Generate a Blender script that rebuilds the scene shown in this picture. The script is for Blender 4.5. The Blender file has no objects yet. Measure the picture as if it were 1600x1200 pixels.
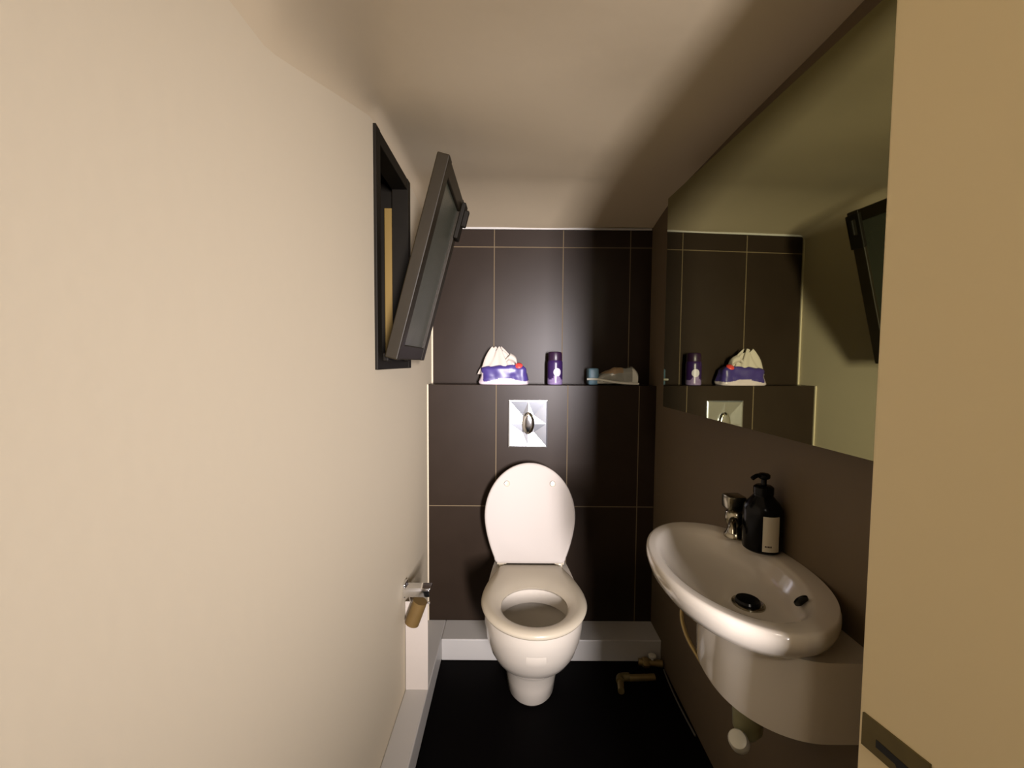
import bpy, bmesh, math, random
from math import sin, cos, pi, radians as R
from mathutils import Vector, Matrix, noise
random.seed(7)
S = bpy.context.scene
COL = S.collection

# ------------------------------------------------------------ camera
cd = bpy.data.cameras.new('camera'); cam = bpy.data.objects.new('camera', cd); COL.objects.link(cam)
cd.sensor_width = 36; cd.lens = 660/1600*36; cd.clip_start = 0.02
cam.location = (0, 0, 1.2)
cam.rotation_euler = (Matrix.Rotation(R(90-2.95), 3, 'X') @ Matrix.Rotation(R(0.4), 3, 'Z')).to_euler()
S.camera = cam

# ------------------------------------------------------------ world, light, exposure
w = bpy.data.worlds.new('world'); S.world = w; w.use_nodes = True
w.node_tree.nodes['Background'].inputs[0].default_value = (1.0, 0.9, 0.75, 1)
w.node_tree.nodes['Background'].inputs[1].default_value = 0.02
S.view_settings.view_transform = 'Standard'; S.view_settings.look = 'None'
S.view_settings.gamma = 1.0; S.view_settings.use_curve_mapping = False
S.view_settings.exposure = 0.0

def area(name, loc, target, sx, sy, power, color):
    l = bpy.data.lights.new(name, 'AREA'); l.shape = 'RECTANGLE'; l.size = sx; l.size_y = sy
    l.energy = power; l.color = color
    o = bpy.data.objects.new(name, l); COL.objects.link(o); o.location = loc
    o.rotation_euler = (Vector(target)-Vector(loc)).to_track_quat('-Z', 'Y').to_euler()
    return o
area('hall_window_light', (0.68, -1.70, 1.22), (0.12, 1.4, 1.08), 0.22, 0.8, 22.5, (1.0, 0.93, 0.97)).data.spread = R(50)
area('hall_ceiling_lamp', (0.18, -0.80, 1.93), (0.22, 1.6, 1.25), 0.25, 0.20, 4.8, (1.0, 0.88, 0.74))

# ------------------------------------------------------------ materials
def mat(name, col, rough=0.5, metal=0.0, bump=0.0, bscale=60, var=0.0, vscale=6, trans=0.0, coat=0.0, ior=1.45, spec=0.5):
    m = bpy.data.materials.new(name); m.use_nodes = True
    nt = m.node_tree; b = nt.nodes['Principled BSDF']
    b.inputs['Base Color'].default_value = (*col, 1); b.inputs['Roughness'].default_value = rough
    b.inputs['Metallic'].default_value = metal; b.inputs['IOR'].default_value = ior
    b.inputs['Transmission Weight'].default_value = trans; b.inputs['Coat Weight'].default_value = coat
    b.inputs['Specular IOR Level'].default_value = spec
    tc = nt.nodes.new('ShaderNodeTexCoord')
    if var > 0:
        n = nt.nodes.new('ShaderNodeTexNoise'); n.inputs['Scale'].default_value = vscale; n.inputs['Detail'].default_value = 4
        nt.links.new(tc.outputs['Object'], n.inputs['Vector'])
        r = nt.nodes.new('ShaderNodeMapRange'); r.inputs['To Min'].default_value = 1-var; r.inputs['To Max'].default_value = 1+var
        nt.links.new(n.outputs['Fac'], r.inputs['Value'])
        x = nt.nodes.new('ShaderNodeVectorMath'); x.operation = 'SCALE'; x.inputs[0].default_value = col
        nt.links.new(r.outputs['Result'], x.inputs['Scale']); nt.links.new(x.outputs[0], b.inputs['Base Color'])
    if bump > 0:
        n = nt.nodes.new('ShaderNodeTexNoise'); n.inputs['Scale'].default_value = bscale; n.inputs['Detail'].default_value = 3
        nt.links.new(tc.outputs['Object'], n.inputs['Vector'])
        bp = nt.nodes.new('ShaderNodeBump'); bp.inputs['Strength'].default_value = bump; bp.inputs['Distance'].default_value = 0.002
        nt.links.new(n.outputs['Fac'], bp.inputs['Height']); nt.links.new(bp.outputs[0], b.inputs['Normal'])
    return m

def tile_mat(name, xs, zs, axis='X'):
    """dark 30 x 60 cm tiles with thin pale grout lines at the given world positions"""
    m = mat(name, (0.040, 0.029, 0.022), rough=0.34, spec=0.17)
    nt = m.node_tree; b = nt.nodes['Principled BSDF']; L = nt.links
    geo = nt.nodes.new('ShaderNodeTexCoord'); sep = nt.nodes.new('ShaderNodeSeparateXYZ'); L.new(geo.outputs['Object'], sep.inputs[0])
    def line(src, pos, hw):
        a = nt.nodes.new('ShaderNodeMath'); a.operation = 'SUBTRACT'; L.new(src, a.inputs[0]); a.inputs[1].default_value = pos
        c = nt.nodes.new('ShaderNodeMath'); c.operation = 'ABSOLUTE'; L.new(a.outputs[0], c.inputs[0])
        d = nt.nodes.new('ShaderNodeMath'); d.operation = 'LESS_THAN'; L.new(c.outputs[0], d.inputs[0]); d.inputs[1].default_value = hw
        return d.outputs[0]
    outs = [line(sep.outputs[axis], x, 0.0018) for x in xs] + [line(sep.outputs['Z'], z, 0.0018) for z in zs]
    cur = outs[0]
    for o in outs[1:]:
        mx = nt.nodes.new('ShaderNodeMath'); mx.operation = 'MAXIMUM'; L.new(cur, mx.inputs[0]); L.new(o, mx.inputs[1]); cur = mx.outputs[0]
    mix = nt.nodes.new('ShaderNodeMix'); mix.data_type = 'RGBA'; L.new(cur, mix.inputs['Factor'])
    n = nt.nodes.new('ShaderNodeTexNoise'); n.inputs['Scale'].default_value = 9; L.new(geo.outputs['Object'], n.inputs['Vector'])
    cr = nt.nodes.new('ShaderNodeValToRGB'); L.new(n.outputs['Fac'], cr.inputs[0])
    cr.color_ramp.elements[0].color = (0.021, 0.0135, 0.0085, 1); cr.color_ramp.elements[1].color = (0.028, 0.0185, 0.012, 1)
    L.new(cr.outputs[0], mix.inputs['A']); mix.inputs['B'].default_value = (0.16, 0.12, 0.07, 1)
    L.new(mix.outputs['Result'], b.inputs['Base Color'])
    mr = nt.nodes.new('ShaderNodeMapRange'); mr.inputs['To Min'].default_value = 0.36; mr.inputs['To Max'].default_value = 0.85
    L.new(cur, mr.inputs['Value']); L.new(mr.outputs[0], b.inputs['Roughness'])
    return m

M_cream = mat('cream_paint', (0.61, 0.53, 0.385), 0.75, bump=0.12, bscale=45, var=0.02, vscale=3)
M_cream_bright = mat('cream_paint_brightened', (0.82, 0.69, 0.42), 0.75, bump=0.12, bscale=45, var=0.02, vscale=3)  # cream paint brightened, stands in for light missing on the entrance wall
M_ceil = mat('ceiling_paint', (0.60, 0.50, 0.345), 0.7, bump=0.15, bscale=30, var=0.02, vscale=3)
M_taupe = mat('taupe_paint', (0.120, 0.085, 0.046), 0.7, bump=0.1, bscale=60, var=0.03)
M_floor = mat('black_floor', (0.0025, 0.002, 0.002), 0.6, var=0.2, vscale=8, spec=0.05)
M_white = mat('white_gloss_paint', (0.50, 0.48, 0.44), 0.4, bump=0.05)
M_cer = mat('white_ceramic', (0.55, 0.50, 0.42), 0.12, coat=0.3)
M_seat = mat('white_seat_plastic', (0.50, 0.44, 0.33), 0.25)
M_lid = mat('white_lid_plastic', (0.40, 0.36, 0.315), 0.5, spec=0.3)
M_chrome = mat('chrome', (0.82, 0.82, 0.83), 0.10, metal=1)
M_satin = mat('satin_chrome', (0.86, 0.90, 0.97), 0.19, metal=1)
M_dchrome = mat('dark_chrome', (0.35, 0.32, 0.24), 0.22, metal=1)  # darker chrome for the tap and drain
M_wood = mat('dark_window_wood', (0.009, 0.007, 0.004), 0.55, bump=0.2, bscale=30, var=0.25, vscale=12, spec=0.15)
M_wood2 = mat('olive_brown_sash_wood', (0.017, 0.012, 0.005), 0.45, bump=0.2, bscale=30, var=0.2, vscale=12, spec=0.25)
M_reveal = mat('yellow_reveal', (0.20, 0.125, 0.025), 0.6, var=0.1)  # plain yellow for the narrow strip in the far reveal
M_frost = mat('frosted_pane', (0.06, 0.062, 0.042), 0.3, bump=0.3, bscale=200)
M_void = mat('opening_black', (0.008, 0.008, 0.007), 0.6, var=0.1)  # flat black in place of the darkness inside openings
M_mirror = mat('mirror_silver', (0.35, 0.35, 0.20), 0.015, metal=1)
M_black = mat('black_plastic', (0.003, 0.003, 0.003), 0.2, var=0.05, spec=0.2)
M_label = mat('offwhite_paper_label', (0.62, 0.57, 0.44), 0.6, var=0.04)
M_ink = mat('dark_ink', (0.05, 0.03, 0.02), 0.6)
M_purple = mat('purple_print', (0.05, 0.034, 0.17), 0.35, var=0.15, vscale=30)
M_pack = mat('pale_wrap', (0.55, 0.47, 0.50), 0.3, var=0.06, vscale=30)
M_red = mat('red_seal', (0.65, 0.06, 0.05), 0.4)
M_tissue = mat('tissue_paper', (0.50, 0.445, 0.38), 0.9, bump=0.2, bscale=120)
M_can = mat('deep_purple_can', (0.030, 0.012, 0.070), 0.3, var=0.1, vscale=20)
M_canlo = mat('lilac_can_print', (0.22, 0.16, 0.30), 0.3, var=0.5, vscale=70)
M_canwhite = mat('white_disc_print', (0.55, 0.52, 0.58), 0.4)
M_plum = mat('plum_cap', (0.024, 0.009, 0.028), 0.35)
M_film = mat('clear_crinkled_film', (0.5, 0.5, 0.43), 0.18, trans=0.35, bump=0.8, bscale=40)
M_filmw = mat('pale_film_edge', (0.8, 0.79, 0.68), 0.3, bump=0.4, bscale=60)
M_blue = mat('dull_blue_plastic', (0.16, 0.29, 0.38), 0.35, var=0.1)
M_tan = mat('tan_paper', (0.36, 0.25, 0.14), 0.6, var=0.3, vscale=40)
M_card = mat('brown_card_tube', (0.14, 0.085, 0.025), 0.5, var=0.15, vscale=40)
M_brass = mat('dull_brass', (0.30, 0.22, 0.09), 0.38, metal=0.7, var=0.2, vscale=40)
M_olive = mat('aged_plate_metal', (0.13, 0.10, 0.035), 0.5, metal=0.3, var=0.2, vscale=40)
M_grey = mat('grey_cable', (0.12, 0.11, 0.09), 0.5)
M_pvc = mat('white_pvc', (0.62, 0.60, 0.50), 0.35)
M_pvcg = mat('olive_grey_pvc', (0.22, 0.21, 0.11), 0.4, var=0.2, vscale=30)  # dull olive-grey plastic for the trap and outlet
M_water = mat('water', (0.75, 0.78, 0.78), 0.03, trans=0.9, ior=1.33)

# ------------------------------------------------------------ mesh helpers
def obj(name, bm, m, parent=None, smooth=None, kind=None):
    bmesh.ops.recalc_face_normals(bm, faces=bm.faces[:])
    me = bpy.data.meshes.new(name); bm.to_mesh(me); bm.free()
    for mm in (m if isinstance(m, (list, tuple)) else [m]): me.materials.append(mm)
    if smooth is not None:
        for p in me.polygons: p.use_smooth = True
        me.set_sharp_from_angle(angle=R(smooth))
    o = bpy.data.objects.new(name, me); COL.objects.link(o)
    if parent:
        o.parent = parent; o.matrix_parent_inverse = parent.matrix_basis.inverted()
    if kind: o['kind'] = kind
    return o
def thing(name, label, cat, loc, group=None):
    o = bpy.data.objects.new(name, None); COL.objects.link(o); o.location = loc; o.empty_display_size = .05
    o['label'] = label; o['category'] = cat
    if group: o['group'] = group
    bpy.context.view_layer.update()
    return o
def box(bm, x0, x1, y0, y1, z0, z1, bev=0.0, seg=2, mx=None):
    r = bmesh.ops.create_cube(bm, size=1)
    for v in r['verts']:
        v.co = Vector(((x0+x1)/2+v.co.x*(x1-x0), (y0+y1)/2+v.co.y*(y1-y0), (z0+z1)/2+v.co.z*(z1-z0)))
    vs = r['verts']
    if bev > 0:
        es = list({e for v in vs for e in v.link_edges})
        rr = bmesh.ops.bevel(bm, geom=es, offset=bev, segments=seg, affect='EDGES', profile=0.5)
        vs = list({v for f in rr['faces'] for v in f.verts} | {v for v in vs if v.is_valid})
    if mx is not None:
        for v in vs: v.co = mx @ v.co
    return vs
def bbox(*a, **k):
    bm = bmesh.new(); box(bm, *a, **k); return bm
def loft(bm, rings, cap0=True, cap1=True, closed=True):
    vr = [[bm.verts.new(p) for p in r] for r in rings]
    n = len(rings[0])
    for a, b in zip(vr, vr[1:]):
        for i in range(n if closed else n-1):
            j = (i+1) % n
            bm.faces.new((a[i], a[j], b[j], b[i]))
    if cap0: bm.faces.new(vr[0])
    if cap1: bm.faces.new(vr[-1])
    return vr
def lathe(bm, prof, c, n=32, axis='Z', mx=None):
    rings = []
    for r, z in prof:
        ring = []
        for i in range(n):
            a = 2*pi*i/n
            p = Vector((r*cos(a), r*sin(a), z))
            if axis == 'X': p = Vector((p.z, p.x, p.y))
            if axis == 'Y': p = Vector((p.x, p.z, p.y))
            if mx is not None: p = mx @ p
            ring.append(p + Vector(c))
        rings.append(ring)
    loft(bm, rings)
def tube(bm, pts, r, n=12, sub=6):
    P = [Vector(p) for p in pts]
    if sub > 1 and len(P) > 2:
        Q = []
        for i in range(len(P)-1):
            p0 = P[max(i-1, 0)]; p1 = P[i]; p2 = P[i+1]; p3 = P[min(i+2, len(P)-1)]
            for k in range(sub):
                t = k/sub
                Q.append(0.5*((2*p1)+(p2-p0)*t+(2*p0-5*p1+4*p2-p3)*t*t+(3*p1-p0-3*p2+p3)*t**3))
        Q.append(P[-1]); P = Q
    rings = []; up = Vector((0, 0, 1)); prev = None
    for i, p in enumerate(P):
        d = (P[min(i+1, len(P)-1)]-P[max(i-1, 0)]).normalized()
        u = prev if prev is not None else d.orthogonal()
        u = (u - d*u.dot(d)).normalized(); v = d.cross(u); prev = u
        rr = r[i] if isinstance(r, (list, tuple)) and len(r) == len(P) else (r if not isinstance(r, (list, tuple)) else r[0])
        rings.append([p+u*cos(2*pi*k/n)*rr+v*sin(2*pi*k/n)*rr for k in range(n)])
    loft(bm, rings)
def struct(name, bm, m, smooth=None): return obj(name, bm, m, smooth=smooth, kind='structure')

# ------------------------------------------------------------ room shell
XL, XR, YB, YL = -0.355, 0.607, 1.87, 1.77          # left wall, right wall, back wall, face of the tiled boxing
ZL = 1.105                                          # top of the tiled boxing
WY0, WY1, WZ0, WZ1 = 1.095, 1.455, 1.178, 1.800     # hatch window opening
struct('floor', bbox(-0.6, 1.9, -2.6, 2.1, -0.08, 0), M_floor)
# left wall with the window opening
bm = bmesh.new(); t = 0.16
box(bm, XL-t, XL, -2.5, WY0, 0, 2.5); box(bm, XL-t, XL, WY1, 2.0, 0, 2.5)
box(bm, XL-t, XL, WY0, WY1, 0, WZ0); box(bm, XL-t, XL, WY0, WY1, WZ1, 2.5)
struct('wall_left', bm, M_cream)
# back wall, tiled, and the tiled boxing in front of it
T_up = tile_mat('brown_tiles_upper', (-0.081, 0.220, 0.513), (1.701,))
T_lo = tile_mat('brown_tiles_lower', (-0.066, 0.235, 0.535), (0.588,))
struct('wall_back', bbox(XL-0.02, XR+0.02, YB, YB+0.12, 0, 1.95), T_up)
struct('wall_back_boxing', bbox(XL, XR, YL, YB, 0, ZL, bev=0.002), T_lo)
struct('wall_right', bbox(XR, XR+0.12, 0.53, YB+0.02, 0, 2.5), M_taupe)
struct('wall_entrance_right', bbox(0.462, XR+0.12, 0.12, 0.536, 0, 2.5, bev=0.004), M_cream_bright)
# hall behind the camera
struct('wall_hall_back', bbox(-0.6, 1.9, -2.6, -2.5, 0, 2.5), M_cream)
struct('wall_hall_right', bbox(1.8, 1.9, -2.5, 0.3, 0, 2.5), M_cream)
struct('wall_hall_front', bbox(XR+0.12, 1.8, 0.18, 0.3, 0, 2.5), M_cream)
# ceiling: flat plaster that rolls down to the back wall and coves into the left wall
bm = bmesh.new()
ny, nx = 60, 40
ys = [0.12+(YB+0.02-0.12)*i/ny for i in range(ny+1)]; xs = [XL-0.02]+[XL+(XR+0.02-XL)*(i/(nx-1))**1.8 for i in range(nx)]
def ceil_z(x, y):
    z = 1.835
    s = max(0, (y-1.50)/(YB-1.50)); z -= 0.052*min(1, s)**1.6
    r = 0.03+0.16*max(0, min(1, (1.08-y)/0.45)); dx = max(0.0, x-XL)
    if dx < r: z -= r-math.sqrt(max(0, r*r-(r-dx)**2))
    z += 0.006*noise.noise(Vector((x*3, y*3, 1)))
    return z
g = [[bm.verts.new((x, y, ceil_z(x, y))) for x in xs] for y in ys]
gt = [[bm.verts.new((x, y, 1.95)) for x in (xs[0], xs[-1])] for y in (ys[0], ys[-1])]
for a, b in zip(g, g[1:]):
    for i in range(nx): bm.faces.new((a[i], b[i], b[i+1], a[i+1]))
bm.faces.new((gt[0][0], gt[0][1], gt[1][1], gt[1][0]))
bm.faces.new([gt[0][0]]+g[0]+[gt[0][1]]); bm.faces.new([gt[1][1]]+g[-1][::-1]+[gt[1][0]])
bm.faces.new([gt[0][0], gt[1][0]]+[r[0] for r in g[::-1]]); bm.faces.new([gt[0][1]]+[r[-1] for r in g]+[gt[1][1]])
struct('ceiling', bm, M_ceil, smooth=40)
struct('ceiling_hall', bbox(-0.6, 1.9, -2.6, 0.12, 2.42, 2.5), M_cream)
struct('wall_over_entrance', bbox(XL, XR+0.1, 0.06, 0.12, 1.83, 2.45), M_cream)
# white trims: skirting boards and the pale sealant edges of the tiling
bm = bmesh.new(); box(bm, XL+0.078, XR, 1.640, YL, 0, 0.088, bev=0.004)
struct('baseboard_back', bm, M_white)
bm = bmesh.new(); box(bm, XL, XL+0.078, -0.6, YL, 0, 0.088, bev=0.004)
struct('baseboard_left', bm, M_white)
struct('trim_1', bbox(XL, XR-0.004, YB-0.006, YB, 1.776, 1.784), M_white)
struct('trim_2', bbox(XL, XL+0.006, YB-0.006, YB, ZL, 1.776), M_cream)
struct('trim_3', bbox(XL, XL+0.005, YL-0.006, YL, 0.088, ZL), M_cream)

# ------------------------------------------------------------ hatch window in the left wall
win = bpy.data.objects.new('window_1', None); COL.objects.link(win); win.location = (XL, WY0, WZ0); win['kind'] = 'structure'
bpy.context.view_layer.update()
fw = 0.036
bm = bmesh.new(); x0, x1 = XL-0.045, XL+0.008
box(bm, x0, x1, WY0, WY0+fw, WZ0, WZ1, bev=.002); box(bm, x0, x1, WY1-fw, WY1, WZ0, WZ1, bev=.002)
box(bm, x0, x1-.0015, WY0+fw-.001, WY1-fw+.001, WZ0, WZ0+fw, bev=.002); box(bm, x0, x1-.0015, WY0+fw-.001, WY1-fw+.001, WZ1-fw, WZ1, bev=.002)
obj('window_frame', bm, M_wood, win)
obj('window_reveal', bbox(XL-0.075, XL-0.048, WY1-0.020, WY1-.004, WZ0+.03, WZ1-0.09, bev=.002), M_reveal, win)
bm = bmesh.new()
for a in ((WY0-.001, WY0+.004, WZ0, WZ1), (WY1-.004, WY1+.001, WZ0, WZ1), (WY0, WY1, WZ0-.001, WZ0+.004), (WY0, WY1, WZ1-.004, WZ1+.001)):
    box(bm, XL-.145, XL-.040, *a)
obj('window_lining', bm, M_wood, win)
obj('window_dark_sheet', bbox(XL-0.155, XL-0.145, WY0, WY1, WZ0, WZ1), M_void, win)  # added black sheet, stands in for the dark behind the window
# sash hinged at the bottom, tilting into the room
ang = math.atan2(0.146, 0.55)
mx = Matrix.Translation((XL+0.020, 0, WZ0+0.034)) @ Matrix.Rotation(ang, 4, 'Y')
SH = 0.545; s0, s1 = WY0+0.014, WY1-0.004; th = 0.034; m_ = 0.042
bm = bmesh.new()
for k_, a in enumerate(((s0, s0+m_, 0, SH), (s1-m_, s1, 0, SH), (s0+m_-.001, s1-m_+.001, 0.001, m_), (s0+m_-.001, s1-m_+.001, SH-m_, SH-.001))):
    box(bm, 0.001*(k_ > 1), th-0.0015*(k_ > 1), a[0], a[1], a[2], a[3], bev=.003, mx=mx)
sash = obj('window_sash', bm, M_wood2, win)
obj('pane', bbox(0.010, 0.024, s0+m_, s1-m_, m_, SH-m_, mx=mx), M_frost, sash)
bm = bmesh.new()
box(bm, th, th+0.014, s1-0.055, s1-0.005, SH-0.13, SH-0.012, bev=.003, mx=mx)
box(bm, th+0.010, th+0.028, s1-0.042, s1-0.024, SH-0.085, SH-0.03, bev=.004, mx=mx)
obj('latch', bm, M_wood, sash)
bm = bmesh.new()
box(bm, XL+0.004, XL+0.02, WY0+.05, WY0+.09, WZ0+0.022, WZ0+0.045, bev=.003)
box(bm, XL+0.004, XL+0.02, WY1-.09, WY1-.05, WZ0+0.022, WZ0+0.045, bev=.003)
obj('window_hinge', bm, M_wood, win)

# ------------------------------------------------------------ mirror on the right wall
phi = R(2.75); c_ = 0.575
def mxp(y): return (c_-y*sin(phi))/cos(phi)
mir = thing('wall_mirror', 'large frameless mirror reaching the ceiling on the taupe right wall above the washbasin', 'mirror', (0.55, 1.0, 1.056))
ya, yb, z0, z1 = 0.540, 1.414, 1.056, 1.738
bm = bmesh.new()
q = [(mxp(ya)+.006, ya), (XR-.0005, ya), (XR-.0005, yb), (mxp(yb)+.006, yb)]
loft(bm, [[(x, y, z0) for x, y in q], [(x, y, z1) for x, y in q]])
obj('backing', bm, M_taupe, mir)
bm = bmesh.new()
q = [(mxp(ya), ya), (mxp(ya)+.006, ya), (mxp(yb)+.006, yb), (mxp(yb), yb)]
loft(bm, [[(x, y, z0-.001) for x, y in q], [(x, y, z1+.001) for x, y in q]])
obj('mirror_glass', bm, M_mirror, mir)

# ------------------------------------------------------------ toilet
TX = 0.077
toi = thing('toilet', 'white ceramic toilet with its lid up against the dark tiled boxing', 'toilet', (TX, YL, 0))
N = 64
def dshape(z, hw, yf, yc, back=YL, hb=None, e=2.0):
    """D-like outline: half ellipse to the front (towards the camera, smaller y), straighter sides to the back"""
    hb = hw*0.8 if hb is None else hb
    pts = []
    h = N//2
    for i in range(h+1):
        a = pi*i/h
        pts.append((TX+hw*cos(a), yc-(yc-yf)*abs(sin(a))**(2/e), z))
    k = N-h-1
    for i in range(1, k+1):
        s = i/(k+1)
        # walk from left-widest, along left side to back, across, and down the right side
        if s < 0.4:
            u = s/0.4; x = -hw+(hw-hb)*u**2; y = yc+(back-yc)*u
        elif s <= 0.6:
            u = (s-0.4)/0.2; x = -hb+2*hb*u; y = back
        else:
            u = (1-s)/0.4; x = hw-(hw-hb)*u**2; y = yc+(back-yc)*u
        pts.append((TX+x, y, z))
    return pts
def ell(z, a, b, cy, e=2.0):
    pts = []
    h = N//2
    for i in range(h+1):
        t_ = pi*i/h; pts.append((TX+a*cos(t_), cy-b*sin(t_), z))
    k = N-h-1
    for i in range(1, k+1):
        t_ = pi+pi*i/(k+1); pts.append((TX+a*cos(t_), cy-b*sin(t_), z))
    return pts
bm = bmesh.new()
Bk = 1.640-0.0005
prof = [(0.000, .076, 1.415, 1.52, .074), (0.015, .084, 1.402, 1.51, .078), (0.07, .090, 1.390, 1.50, .082), (0.125, .098, 1.370, 1.48, .088),
        (0.150, .104, 1.352, 1.47, .092), (0.158, .110, 1.338, 1.46, .096), (0.175, .121, 1.312, 1.45, .10), (0.21, .136, 1.272, 1.43, .105),
        (0.25, .149, 1.236, 1.41, .11), (0.30, .158, 1.206, 1.39, .115), (0.35, .163, 1.188, 1.38, .12), (0.39, .164, 1.183, 1.38, .125), (0.400, .161, 1.187, 1.38, .123)]
rings = [dshape(z, hw, yf, yc, Bk if z < 0.09 else YL-.0005, hb) for z, hw, yf, yc, hb in prof]
rings += [ell(0.402, .125, .132, 1.328), ell(0.398, .119, .124, 1.328), ell(0.352, .118, .122, 1.330), ell(0.346, .126, .134, 1.332),
          ell(0.335, .132, .142, 1.335), ell(0.30, .122, .135, 1.34), ell(0.25, .098, .112, 1.35), ell(0.205, .07, .085, 1.365), ell(0.17, .05, .06, 1.38)]
loft(bm, rings)
obj('bowl', bm, M_cer, toi, smooth=50)
bm = bmesh.new(); bm.faces.new([bm.verts.new(p) for p in ell(0.235, .089, .103, 1.354)])
obj('water', bm, M_water, toi)
# seat
def back_fix(grow):
    """outline sampled evenly: front half ellipse, tapering sides, flat back with rounded corners"""
    pts = []; hw, hb, yc, Lf, L0 = .172+grow, .122+grow, 1.365, 1.168-grow, 1.600+grow
    h = 40
    for i in range(h+1):
        a = pi*i/h; pts.append((hw*cos(a), yc-(yc-Lf)*sin(a)))
    side = 12; r = 0.03
    for i in range(1, side+1):
        u = i/side; pts.append((-(hw-(hw-hb)*u**1.8), yc+(L0-r-yc)*u))
    for i in range(1, 5):
        a = pi/2*i/4; pts.append((-(hb-r+r*cos(a)), L0-r+r*sin(a)))
    for i in range(1, 8):
        pts.append((-(hb-r)+2*(hb-r)*i/8, L0))
    right = [(-x, y) for x, y in pts[h+1:h+1+side+4]][::-1]
    return pts+right
O = back_fix(0); n_ = len(O)
def inner(a, b, cy):
    out = []
    for x, y in O:
        t_ = math.atan2((cy-y)/b*1.0, x/a); out.append((a*cos(t_), cy-b*sin(t_)))
    return out
def lerp(A, B, t_): return [((1-t_)*a[0]+t_*b[0], (1-t_)*a[1]+t_*b[1]) for a, b in zip(A, B)]
I = inner(.108, .112, 1.328)
def rg(P, z): return [(TX+x, y, z) for x, y in P]
bm = bmesh.new()
rings = [rg(lerp(O, I, .05), .403), rg(O, .407), rg(back_fix(.002), .413), rg(lerp(O, I, .06), .420), rg(lerp(O, I, .3), .4245), rg(lerp(O, I, .6), .424),
         rg(lerp(O, I, .85), .419), rg(I, .412), rg(lerp(O, I, .98), .405), rg(lerp(O, I, .9), .403)]
vr = loft(bm, rings, cap0=False, cap1=False)
for i in range(n_):
    j = (i+1) % n_; bm.faces.new((vr[-1][i], vr[-1][j], vr[0][j], vr[0][i]))
obj('seat', bm, M_seat, toi, smooth=60)
# lid
LL = 0.386
def lid_out(grow):
    pts = []; hw, hb, yc = .181+grow, .140+grow, .180
    h = 40
    for i in range(h+1):
        a = pi*i/h; pts.append((hw*cos(a), yc+(LL-yc+grow)*sin(a)))
    side = 12; r = 0.02
    for i in range(1, side+1):
        u = i/side; pts.append((-(hw-(hw-hb)*u**1.7), yc-(yc-r+grow)*u))
    for i in range(1, 5):
        a = pi/2*i/4; pts.append((-(hb-r+r*cos(a)), r-r*sin(a)-grow))
    for i in range(1, 8): pts.append((-(hb-r)+2*(hb-r)*i/8, -grow))
    right = [(-x, y) for x, y in pts[h+1:h+1+side+4]][::-1]
    return pts+right
lean = math.atan2(0.098, 0.362)
lmx = Matrix.Translation((TX-0.002, 1.612, 0.4165)) @ Matrix.Rotation(R(90)-lean, 4, 'X')
def lr(P, z): return [lmx @ Vector((x, y, z)) for x, y in P]
bm = bmesh.new()
loft(bm, [lr(lid_out(-.010), .008), lr(lid_out(-.006), .0095), lr(lid_out(-.002), .008), lr(lid_out(0), .004), lr(lid_out(0), -.003), lr(lid_out(-.006), -.008), lr(lid_out(-.03), -.010)])
lid = obj('lid', bm, M_lid, toi, smooth=35)
for sx in (-.092, .092):
    bm = bmesh.new(); lathe(bm, [(.0115, 0), (.0115, .004), (.0095, .0065), (.004, .006)], (0, 0, 0), 20)
    for v in bm.verts: v.co = lmx @ (v.co+Vector((sx, .302, .0078)))
    obj('lid_buffer', bm, M_seat, lid, smooth=40)
for sx in (-.112, .112):
    bm = bmesh.new(); tube(bm, [(TX+sx-.018, 1.618, .420), (TX+sx+.018, 1.618, .420)], .0115, 16, 1)
    box(bm, TX+sx-.012, TX+sx+.012, 1.606, 1.640, .400, .416, bev=.003)
    obj('hinge', bm, M_seat, toi, smooth=40)

# ------------------------------------------------------------ flush plate
fp = thing('flush_plate', 'faceted chrome flush plate with an oval button on the dark tiles', 'flush plate', (0.068, YL, 0.943))
FX0, FX1, FZ0, FZ1 = -0.013, 0.150, 0.843, 1.042; fcx, fcz = (FX0+FX1)/2, (FZ0+FZ1)/2
bm = bmesh.new()
# concave pyramid facets: outer lip, then slopes inward to the button
out = [(FX0, FZ0), (fcx, FZ0), (FX1, FZ0), (FX1, fcz), (FX1, FZ1), (fcx, FZ1), (FX0, FZ1), (FX0, fcz)]
yy = YL-0.0005
b0 = [bm.verts.new((x, yy, z)) for x, z in out]
b1 = [bm.verts.new((x, yy-.011, z)) for x, z in out]
b2 = [bm.verts.new((fcx+(x-fcx)*.93, yy-.0125, fcz+(z-fcz)*.94)) for x, z in out]
b3 = [bm.verts.new((fcx+(x-fcx)*.30, yy-.0072-(.0022 if i % 2 else 0), fcz+(z-fcz)*.36)) for i, (x, z) in enumerate(out)]
for A, B in ((b0, b1), (b1, b2), (b2, b3)):
    for i in range(8):
        j = (i+1) % 8
        bm.faces.new((A[i], A[j], B[j], B[i]))
bm.faces.new(b3); bm.faces.new(b0)
bmesh.ops.triangulate(bm, faces=[f for f in bm.faces if len(f.verts) == 4])
obj('plate', bm, M_satin, fp)
bm = bmesh.new()
rings = []
for k, (s, d) in enumerate([(1, .0), (1, .010), (.9, .0135), (.6, .0155), (.25, .016)]):
    rings.append([(fcx+.0005+.026*s*cos(2*pi*i/40), yy-.004-d, fcz+.003+.047*s*sin(2*pi*i/40)) for i in range(40)])
loft(bm, rings); obj('button', bm, M_chrome, fp, smooth=50)

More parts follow.
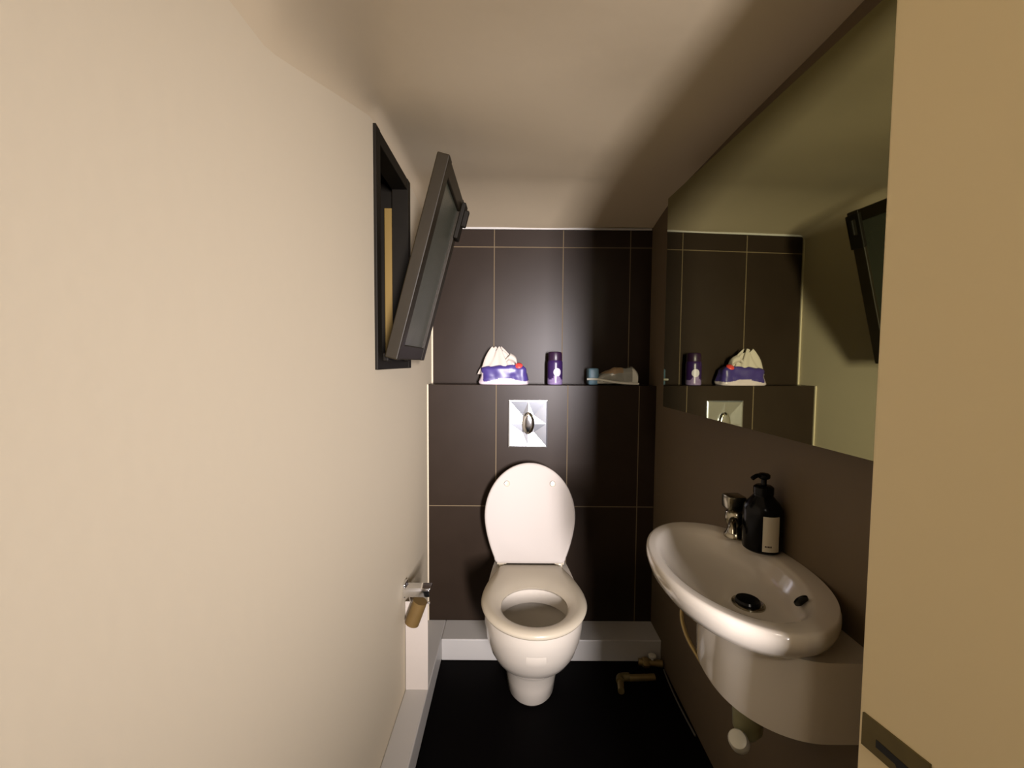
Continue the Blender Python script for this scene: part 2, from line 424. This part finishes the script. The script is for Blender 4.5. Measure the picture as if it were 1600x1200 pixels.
# ------------------------------------------------------------ washbasin
bas = thing('washbasin', 'small white oval washbasin fixed to the right wall under the mirror', 'washbasin', (0.55, 0.85, 0.56))
NB = 72; BZ = 0.782
def bout(s, z, cx=.455, cy=.862, bx=.155, ay=.237, xr=XR-.0005):
    pts = []
    for i in range(NB):
        a = 2*pi*i/NB; c, s_ = cos(a), sin(a)
        if c <= 0:
            x = cx+bx*s*c; y = cy+ay*s*s_
        else:
            x = cx+(xr-cx)*min(1, 1.0*abs(c)**0.75); y = cy+ay*s*(abs(s_)**0.9)*(1 if s_ > 0 else -1)*(1-(.10 if s_ > 0 else .18)*c)
        pts.append((x, y, z))
    return pts
def bin_(z, bx, ay, cx=.447, cy=.865):
    return [(cx+bx*cos(2*pi*i/NB), cy+ay*sin(2*pi*i/NB), z) for i in range(NB)]
bm = bmesh.new()
rings = [bout(.50, .703), bout(.70, .710), bout(.85, .723), bout(.945, .742), bout(.988, .760), bout(1.0, .771), bout(.992, .780), bout(.975, .783), bout(.955, .783),
         bin_(.7825, .128, .205), bin_(.779, .120, .197), bin_(.768, .113, .188), bin_(.75, .100, .170, .452), bin_(.735, .082, .142, .456, .855), bin_(.727, .055, .10, .462, .84), bin_(.7235, .03, .045, .468, .825)]
loft(bm, rings)
obj('basin_bowl', bm, M_cer, bas, smooth=60)
# shroud below the basin
def shr(z, g=0.0):
    pts = []
    n = 40
    for i in range(n+1):
        a = pi/2+pi*i/n
        c, s_ = cos(a), sin(a)
        pts.append((.53+(.132+g)*c if c < 0 else .53, .825+(.155+g)*abs(s_)**.85*(1 if s_ > 0 else -1), z))
    return [(XR-.0005, .825+.155+g, z)]+pts+[(XR-.0005, .825-.155-g, z)]
bm = bmesh.new()
loft(bm, [shr(.565, -.006), shr(.568, -.001), shr(.575, 0), shr(.64, .002), shr(.715, .008)])
obj('shroud', bm, M_cer, bas, smooth=50)
# waste
bm = bmesh.new()
dc = (.472, .815)
lathe(bm, [(.030, .0), (.030, .003), (.0265, .0045), (.024, .002), (.021, .0035), (.004, .0035)], (dc[0], dc[1], .7238), 32)
dr = obj('drain', bm, M_dchrome, bas, smooth=40)
bm = bmesh.new(); lathe(bm, [(.0225, 0), (.0235, .004), (.021, .008), (.006, .009)], (dc[0]-.003, dc[1]-.003, .7285), 28)
obj('plug', bm, M_black, dr, smooth=40)
bm = bmesh.new()
omx = Matrix.Rotation(R(-58), 3, 'X')
lathe(bm, [(.012, 0), (.0125, .003), (.009, .004), (.003, .002)], (.526, .742, .7715), 24, mx=omx @ Matrix.Diagonal((.9, 1.35, 1)).to_3x3())
obj('overflow_hole', bm, M_black, bas, smooth=40)

# tap
tap = thing('tap', 'small dark chrome basin tap beside the black soap bottle', 'tap', (.540, 1.00, BZ))
tc = (.540, 1.00)
bm = bmesh.new(); lathe(bm, [(.024, 0), (.024, .006), (.019, .012), (.0165, .02), (.0165, .03), (.021, .036), (.023, .048), (.021, .060), (.016, .066), (.012, .067)], (*tc, BZ+.0015), 32)
obj('body', bm, M_dchrome, tap, smooth=40)
bm = bmesh.new(); box(bm, tc[0]-.026, tc[0]+.018, tc[1]-.02, tc[1]+.02, BZ+.070, BZ+.104, bev=.006)
box(bm, tc[0]-.012, tc[0]+.012, tc[1]-.012, tc[1]+.012, BZ+.064, BZ+.072)
obj('handle', bm, M_dchrome, tap, smooth=40)
bm = bmesh.new(); tube(bm, [(tc[0]-.005, tc[1]-.005, BZ+.045), (tc[0]-.020, tc[1]-.028, BZ+.050), (tc[0]-.032, tc[1]-.048, BZ+.044), (tc[0]-.036, tc[1]-.056, BZ+.030)], .0085, 16, 6)
obj('spout', bm, M_dchrome, tap, smooth=50)

# soap bottle
sb = thing('soap_bottle', 'black pump soap bottle with a pale label on the back of the washbasin', 'soap bottle', (.556, .905, BZ))
bc = (.5665, .935); BR = .0398
bm = bmesh.new()
lathe(bm, [(.035, 0), (.0388, .003), (BR, .008), (BR, .085), (.0395, .094), (.033, .106), (.024, .117), (.0195, .122), (.0195, .126), (.005, .126)], (*bc, BZ+.0015), 40)
obj('body', bm, M_black, sb, smooth=35)
bm = bmesh.new()
lathe(bm, [(.0205, .127), (.0205, .141), (.016, .145), (.006, .146), (.0055, .158), (.010, .160), (.0125, .163), (.0125, .169), (.009, .172), (.003, .173)], (*bc, BZ+.0015), 28)
tube(bm, [(bc[0], bc[1], BZ+.168), (bc[0]-.018, bc[1]-.004, BZ+.169), (bc[0]-.030, bc[1]-.006, BZ+.163)], .0048, 12, 4)
obj('pump', bm, M_black, sb, smooth=40)
face = math.atan2(-bc[1], -bc[0])
def curved(bm, c, r, a0, a1, za, zb, th_=.0005, n=16):
    i0 = [[(c[0]+rr*cos(a0+(a1-a0)*i/n), c[1]+rr*sin(a0+(a1-a0)*i/n), z) for i in range(n+1)] for rr, z in ((r, za), (r, zb), (r+th_, zb), (r+th_, za))]
    vs = [[bm.verts.new(p) for p in row] for row in i0]
    for k in range(4):
        A, B = vs[k], vs[(k+1) % 4]
        for i in range(n): bm.faces.new((A[i], A[i+1], B[i+1], B[i]))
    bm.faces.new([v[0] for v in vs]); bm.faces.new([v[-1] for v in vs])
bm = bmesh.new(); curved(bm, bc, BR-.0002, face+R(2), face+R(52), BZ+.010, BZ+.087, .0009)
lab = obj('label', bm, M_label, sb, smooth=40)
bm = bmesh.new()
aa = face+R(9)
for wdt in (3.2, 2.4, 3.6, 2.2, 3.0):
    curved(bm, bc, BR+.0006, aa, aa+R(wdt), BZ+.020, BZ+.0235, .0004, 2); aa += R(wdt+1.1)
obj('label_print', bm, M_ink, lab)

# pipework under the basin
pw = thing('waste_trap', 'pale bottle trap with a round white cap hanging under the washbasin shroud', 'pipe', (.49, .85, .50))
bm = bmesh.new(); lathe(bm, [(.019, .567), (.019, .500), (.028, .494), (.030, .470), (.028, .436), (.018, .420), (.006, .417)], (.500, .850, 0), 28)
obj('trap_body', bm, M_pvcg, pw, smooth=40)
bm = bmesh.new(); tube(bm, [(.500, .850, .470), (.55, .855, .470), (XR-.001, .86, .470)], .016, 16, 4)
obj('outlet_pipe', bm, M_pvcg, pw, smooth=50)
bm = bmesh.new()
cm = Matrix.Rotation(R(35), 3, 'X') @ Matrix.Rotation(R(-30), 3, 'Y')
lathe(bm, [(.010, -.03), (.016, -.028), (.0190, -.018), (.0190, .004), (.016, .013), (.008, .017)], (.468, .822, .430), 28, mx=Matrix.Rotation(R(215), 3, 'X') @ Matrix.Rotation(R(25), 3, 'Y'))
obj('cap', bm, M_pvc, pw, smooth=50)
hose = thing('supply_hose', 'thin braided metal hose looping down beside the washbasin shroud', 'hose', (.43, .95, .64))
bm = bmesh.new(); tube(bm, [(.425, .972, .636), (.408, .970, .628), (.400, .955, .605), (.402, .930, .580), (.410, .900, .561), (.419, .870, .548), (.431, .840, .541), (.441, .800, .541), (.447, .775, .545)], .0046, 12, 6)
obj('hose', bm, M_brass, hose, smooth=60)
bm = bmesh.new(); tube(bm, [(.445, .783, .544), (.452, .764, .550)], .0075, 14, 1)
obj('hose_nut', bm, M_pvc, hose, smooth=50)

# ------------------------------------------------------------ things on the ledge
def soft_block(bm, cx, cy, z0, lx, ly, h, topk=.75, n=5, crum=.004, seed=1, nu=28, nv=14):
    """pillow-like pack: superellipse rings that shrink to the top"""
    rings = []
    for k in range(nv+1):
        v = k/nv
        f = (1-(1-topk)*v) * (1-(max(0, v-.78)/.22)**2*.25)
        f *= (1-(max(0, .1-v)/.1)**2*.06)
        r = []
        for i in range(nu*2):
            a = 2*pi*i/(nu*2)
            x = abs(cos(a))**(2/4)*(1 if cos(a) > 0 else -1); y = abs(sin(a))**(2/4)*(1 if sin(a) > 0 else -1)
            p = Vector((cx+lx/2*f*x, cy+ly/2*f*y, z0+h*v))
            d = noise.noise(p*28+Vector((seed, 0, 0)))*crum*(min(1, v*8))
            p += Vector((x, y, 0)).normalized()*d + Vector((0, 0, d*.6*(1 if v > 0 else 0)))
            r.append(p)
        rings.append(r)
    loft(bm, rings)
def split_mats(o, fn):
    for p in o.data.polygons: p.material_index = fn(p.center)
tp = thing('tissue_pack', 'purple and white plastic pack of tissues with a tissue sticking out, on the ledge', 'tissues', (-.035, 1.815, ZL))
bm = bmesh.new(); soft_block(bm, -.035, 1.816, ZL+.0005, .216, .088, .082, topk=.86, crum=.007, seed=3, nu=60, nv=36)
pk = obj('pack', bm, [M_purple, M_pack], tp, smooth=70)
split_mats(pk, lambda c: 1 if c.z < ZL+.022+.012*math.cos((c.x+.03)*30) + .012*abs((c.x+.035)/.1)**2-.006 or (c.x < -.122 and c.z < ZL+.05) else 0)
bm = bmesh.new(); lathe(bm, [(.017, 0), (.016, .004), (.008, .007), (.002, .0075)], (.028, 1.795, ZL+.080), 20, mx=Matrix.Rotation(R(40), 3, 'X'))
obj('seal', bm, M_red, tp, smooth=60)
bm = bmesh.new()
rings = []
for k in range(23):
    v = k/22; r = []
    for i in range(56):
        a = 2*pi*i/56
        rad = (.068*(1-v)**.8+.014+.006*v)
        fold = 1+.20*sin(a*5+v*3)*(.3+v*.7)+.12*sin(a*9+1-v*2)
        x = -.055+rad*fold*cos(a)*1.02 - .008*v; y = 1.814+rad*fold*sin(a)*.40
        z = ZL+.060-.018*(1-v)*(.5-.5*cos(a+.6)) + .092*v+.010*v*sin(a*4)
        r.append((x, y, z))
    rings.append(r)
loft(bm, rings, cap1=False)
# drooping second fold to the right
rings = []
for k in range(17):
    v = k/16; th0 = v*pi
    cxx = -.030+.048*v+.004*sin(v*9); zz = ZL+.092+.036*sin(th0*.72+.25)-.022*v
    rr = .021*(1-.35*v)
    rings.append([(cxx+rr*.45*cos(2*pi*i/20)*(1-v), 1.808+rr*1.1*sin(2*pi*i/20), zz+rr*cos(2*pi*i/20)*(.9+.15*sin(i*3))) for i in range(20)])
loft(bm, rings)
obj('tissue', bm, M_tissue, tp, smooth=75)

can = thing('air_freshener_can', 'small purple spray can with a white disc printed on it, on the ledge', 'spray can', (.184, 1.815, ZL))
cc = (.184, 1.815)
bm = bmesh.new()
lathe(bm, [(.028, 0), (.0315, .002), (.0325, .006)]+[(.0325, .006+.0055*k) for k in range(1, 17)]+[(.031, .100), (.0295, .103)], (*cc, ZL+.0005), 48)
cb = obj('can_body', bm, [M_can, M_canlo], can, smooth=40)
split_mats(cb, lambda c: 1 if c.z < ZL+.034+.012*sin((c.x-cc[0])*120+1) else 0)
bm = bmesh.new(); lathe(bm, [(.0295, .1035), (.0300, .106), (.0295, .132), (.027, .139), (.020, .141), (.018, .137), (.004, .137)], (*cc, ZL), 40)
obj('cap', bm, M_plum, can, smooth=40)
bm = bmesh.new()
f2 = math.atan2(-cc[1], -cc[0])
rad = .0165; R_ = .0330
rows = []
for q_ in range(1, 7):
    rows.append([])
    for i in range(28):
        a = 2*pi*i/28; u = f2+R(18)+rad*q_/6*cos(a)/.0325
        rows[-1].append((cc[0]+R_*cos(u), cc[1]+R_*sin(u), ZL+.054+rad*q_/6*1.05*sin(a)))
loft(bm, rows, cap1=False)
obj('printed_disc', bm, M_canwhite, can, smooth=60)

wp = thing('wipes_pack', 'crinkled clear pack with a blue cap lying at the right of the ledge', 'pack', (.43, 1.815, ZL))
bm = bmesh.new()
rings = []
for k in range(37):
    v = k/36; x = .360+.170*v
    hh = (.030+.042*min(1, v*2.2))*(1-.25*max(0, v-.93)/.07) ; ww = .036+.006*v
    r = []
    for i in range(32):
        a = 2*pi*i/32
        c, s_ = cos(a), sin(a)
        y = 1.815+ww*abs(c)**.6*(1 if c > 0 else -1); z = ZL+.004+hh*(.5+.5*abs(s_)**.7*(1 if s_ > 0 else -1))
        d = noise.noise(Vector((x*40, y*40, z*40)))*.006
        r.append((x, y+d*.5, max(ZL+.001, z+d*(1 if s_ > 0 else .2))))
    rings.append(r)
loft(bm, rings)
wb = obj('film_pack', bm, [M_film, M_filmw, M_tan], wp, smooth=75)
split_mats(wb, lambda c: 1 if (c.z < ZL+.017 or c.x > .505) else (2 if (c.z > ZL+.050 and c.x < .47) else 0))
bm = bmesh.new(); box(bm, .324, .368, 1.782, 1.846, ZL+.001, ZL+.072, bev=.008, seg=3)
obj('blue_cap', bm, M_blue, wp, smooth=50)
bm = bmesh.new(); tube(bm, [(.316, 1.779, ZL+.026), (.36, 1.778, ZL+.0255), (.42, 1.774, ZL+.016), (.47, 1.775, ZL+.010), (.534, 1.777, ZL+.007)], .0048, 8, 5)
obj('film_fold', bm, M_filmw, wp, smooth=60)

# ------------------------------------------------------------ paper holder and nearly used-up roll on the left wall
hd = thing('paper_holder', 'small chrome toilet paper holder on the left wall above the skirting', 'paper holder', (XL, 1.36, .455))
bm = bmesh.new(); box(bm, XL+.0003, XL+.010, 1.345, 1.385, .425, .470, bev=.003)
obj('wall_plate', bm, M_chrome, hd, smooth=40)
bm = bmesh.new(); box(bm, XL+.004, XL+.094, 1.338, 1.378, .452, .462, bev=.003)
box(bm, XL+.006, XL+.092, 1.332, 1.340, .436, .460, bev=.003)
obj('cover', bm, M_chrome, hd, smooth=40)
bm = bmesh.new(); tube(bm, [(XL+.008, 1.365, .440), (XL+.02, 1.365, .425), (XL+.03, 1.365, .402), (XL+.088, 1.365, .400)], .004, 12, 5)
obj('arm', bm, M_chrome, hd, smooth=40)
rl = thing('toilet_roll', 'nearly used up toilet roll, brown core and hanging white strip of paper', 'toilet roll', (XL+.05, 1.36, .10))
bm = bmesh.new()
a0, a1 = Vector((XL+.030, 1.352, .338)), Vector((XL+.058, 1.352, .414))
tube(bm, [a0, (a0+a1)/2, a1], .024, 28, 3)
obj('core', bm, M_card, rl, smooth=40)
bm = bmesh.new()
n = 20
pf = [(1.3775+.003*sin(k/n*pi), .396-(.396-.0885)*k/n) for k in range(n+1)]
L_ = [[(x, y+dy, z) for y, z in pf] for x, dy in ((XL+.002, 0), (XL+.077, 0), (XL+.077, .0012), (XL+.002, .0012))]
vs = [[bm.verts.new(p) for p in row] for row in L_]
for k in range(4):
    A, B = vs[k], vs[(k+1) % 4]
    for i in range(n): bm.faces.new((A[i], A[i+1], B[i+1], B[i]))
bm.faces.new([v[0] for v in vs]); bm.faces.new([v[-1] for v in vs])
obj('paper_strip', bm, M_tissue, rl, smooth=60)

# ------------------------------------------------------------ bits on the floor at the back right
pp = thing('pipe_elbow', 'dull brass L-shaped pipe lying on the black floor by the back skirting', 'pipe', (.47, 1.53, 0))
bm = bmesh.new(); tube(bm, [(.548, 1.540, .0125), (.50, 1.538, .0125), (.445, 1.536, .0125)], .012, 16, 3)
tube(bm, [(.403, 1.470, .0125), (.410, 1.505, .0125), (.413, 1.528, .0125)], .012, 16, 3)
obj('pipe_run', bm, M_brass, pp, smooth=50)
bm = bmesh.new(); tube(bm, [(.450, 1.537, .0155), (.428, 1.537, .0155), (.414, 1.530, .0155), (.411, 1.515, .0155)], .015, 16, 4)
obj('elbow', bm, M_olive, pp, smooth=50)
vl = thing('shutoff_valve', 'small brass stop valve in the corner where back skirting meets right wall', 'valve', (.56, 1.60, 0))
bm = bmesh.new(); tube(bm, [(.508, 1.612, .020), (.560, 1.606, .022), (.598, 1.600, .022)], .013, 14, 3)
lathe(bm, [(.017, -.012), (.019, -.008), (.019, .008), (.017, .012)], (.535, 1.608, .0205), 8, axis='X')
obj('valve_body', bm, M_brass, vl, smooth=30)
bm = bmesh.new(); lathe(bm, [(.005, .03), (.005, .044), (.014, .045), (.015, .052), (.010, .055)], (.560, 1.606, 0), 16)
obj('valve_knob', bm, M_pvc, vl, smooth=40)
cb = thing('floor_cable', 'thin grey cable running along the floor beside the right wall', 'cable', (.595, 1.5, 0))
bm = bmesh.new(); tube(bm, [(.598, 1.585, .010), (.597, 1.54, .004), (.594, 1.46, .003), (.595, 1.38, .003), (.598, 1.30, .003)], .003, 8, 4)
obj('cable', bm, M_grey, cb, smooth=60)

# ------------------------------------------------------------ latch plate on the entrance wall
XE = 0.462
lp = thing('strike_plate', 'aged dull metal latch plate set low on the cream wall at right', 'latch plate', (XE, .48, .74))
bm = bmesh.new(); loft(bm, [[(x, .527, .706), (x, .527, .749), (x, .440, .764), (x, .440, .722)] for x in (XE-.0003, XE-.003)])
obj('plate', bm, M_olive, lp)
bm = bmesh.new(); loft(bm, [[(x, .505, .722), (x, .505, .732), (x, .458, .738), (x, .458, .712), (x, .472, .716), (x, .478, .726)] for x in (XE-.0031, XE-.0037)])
obj('slot', bm, M_void, lp)
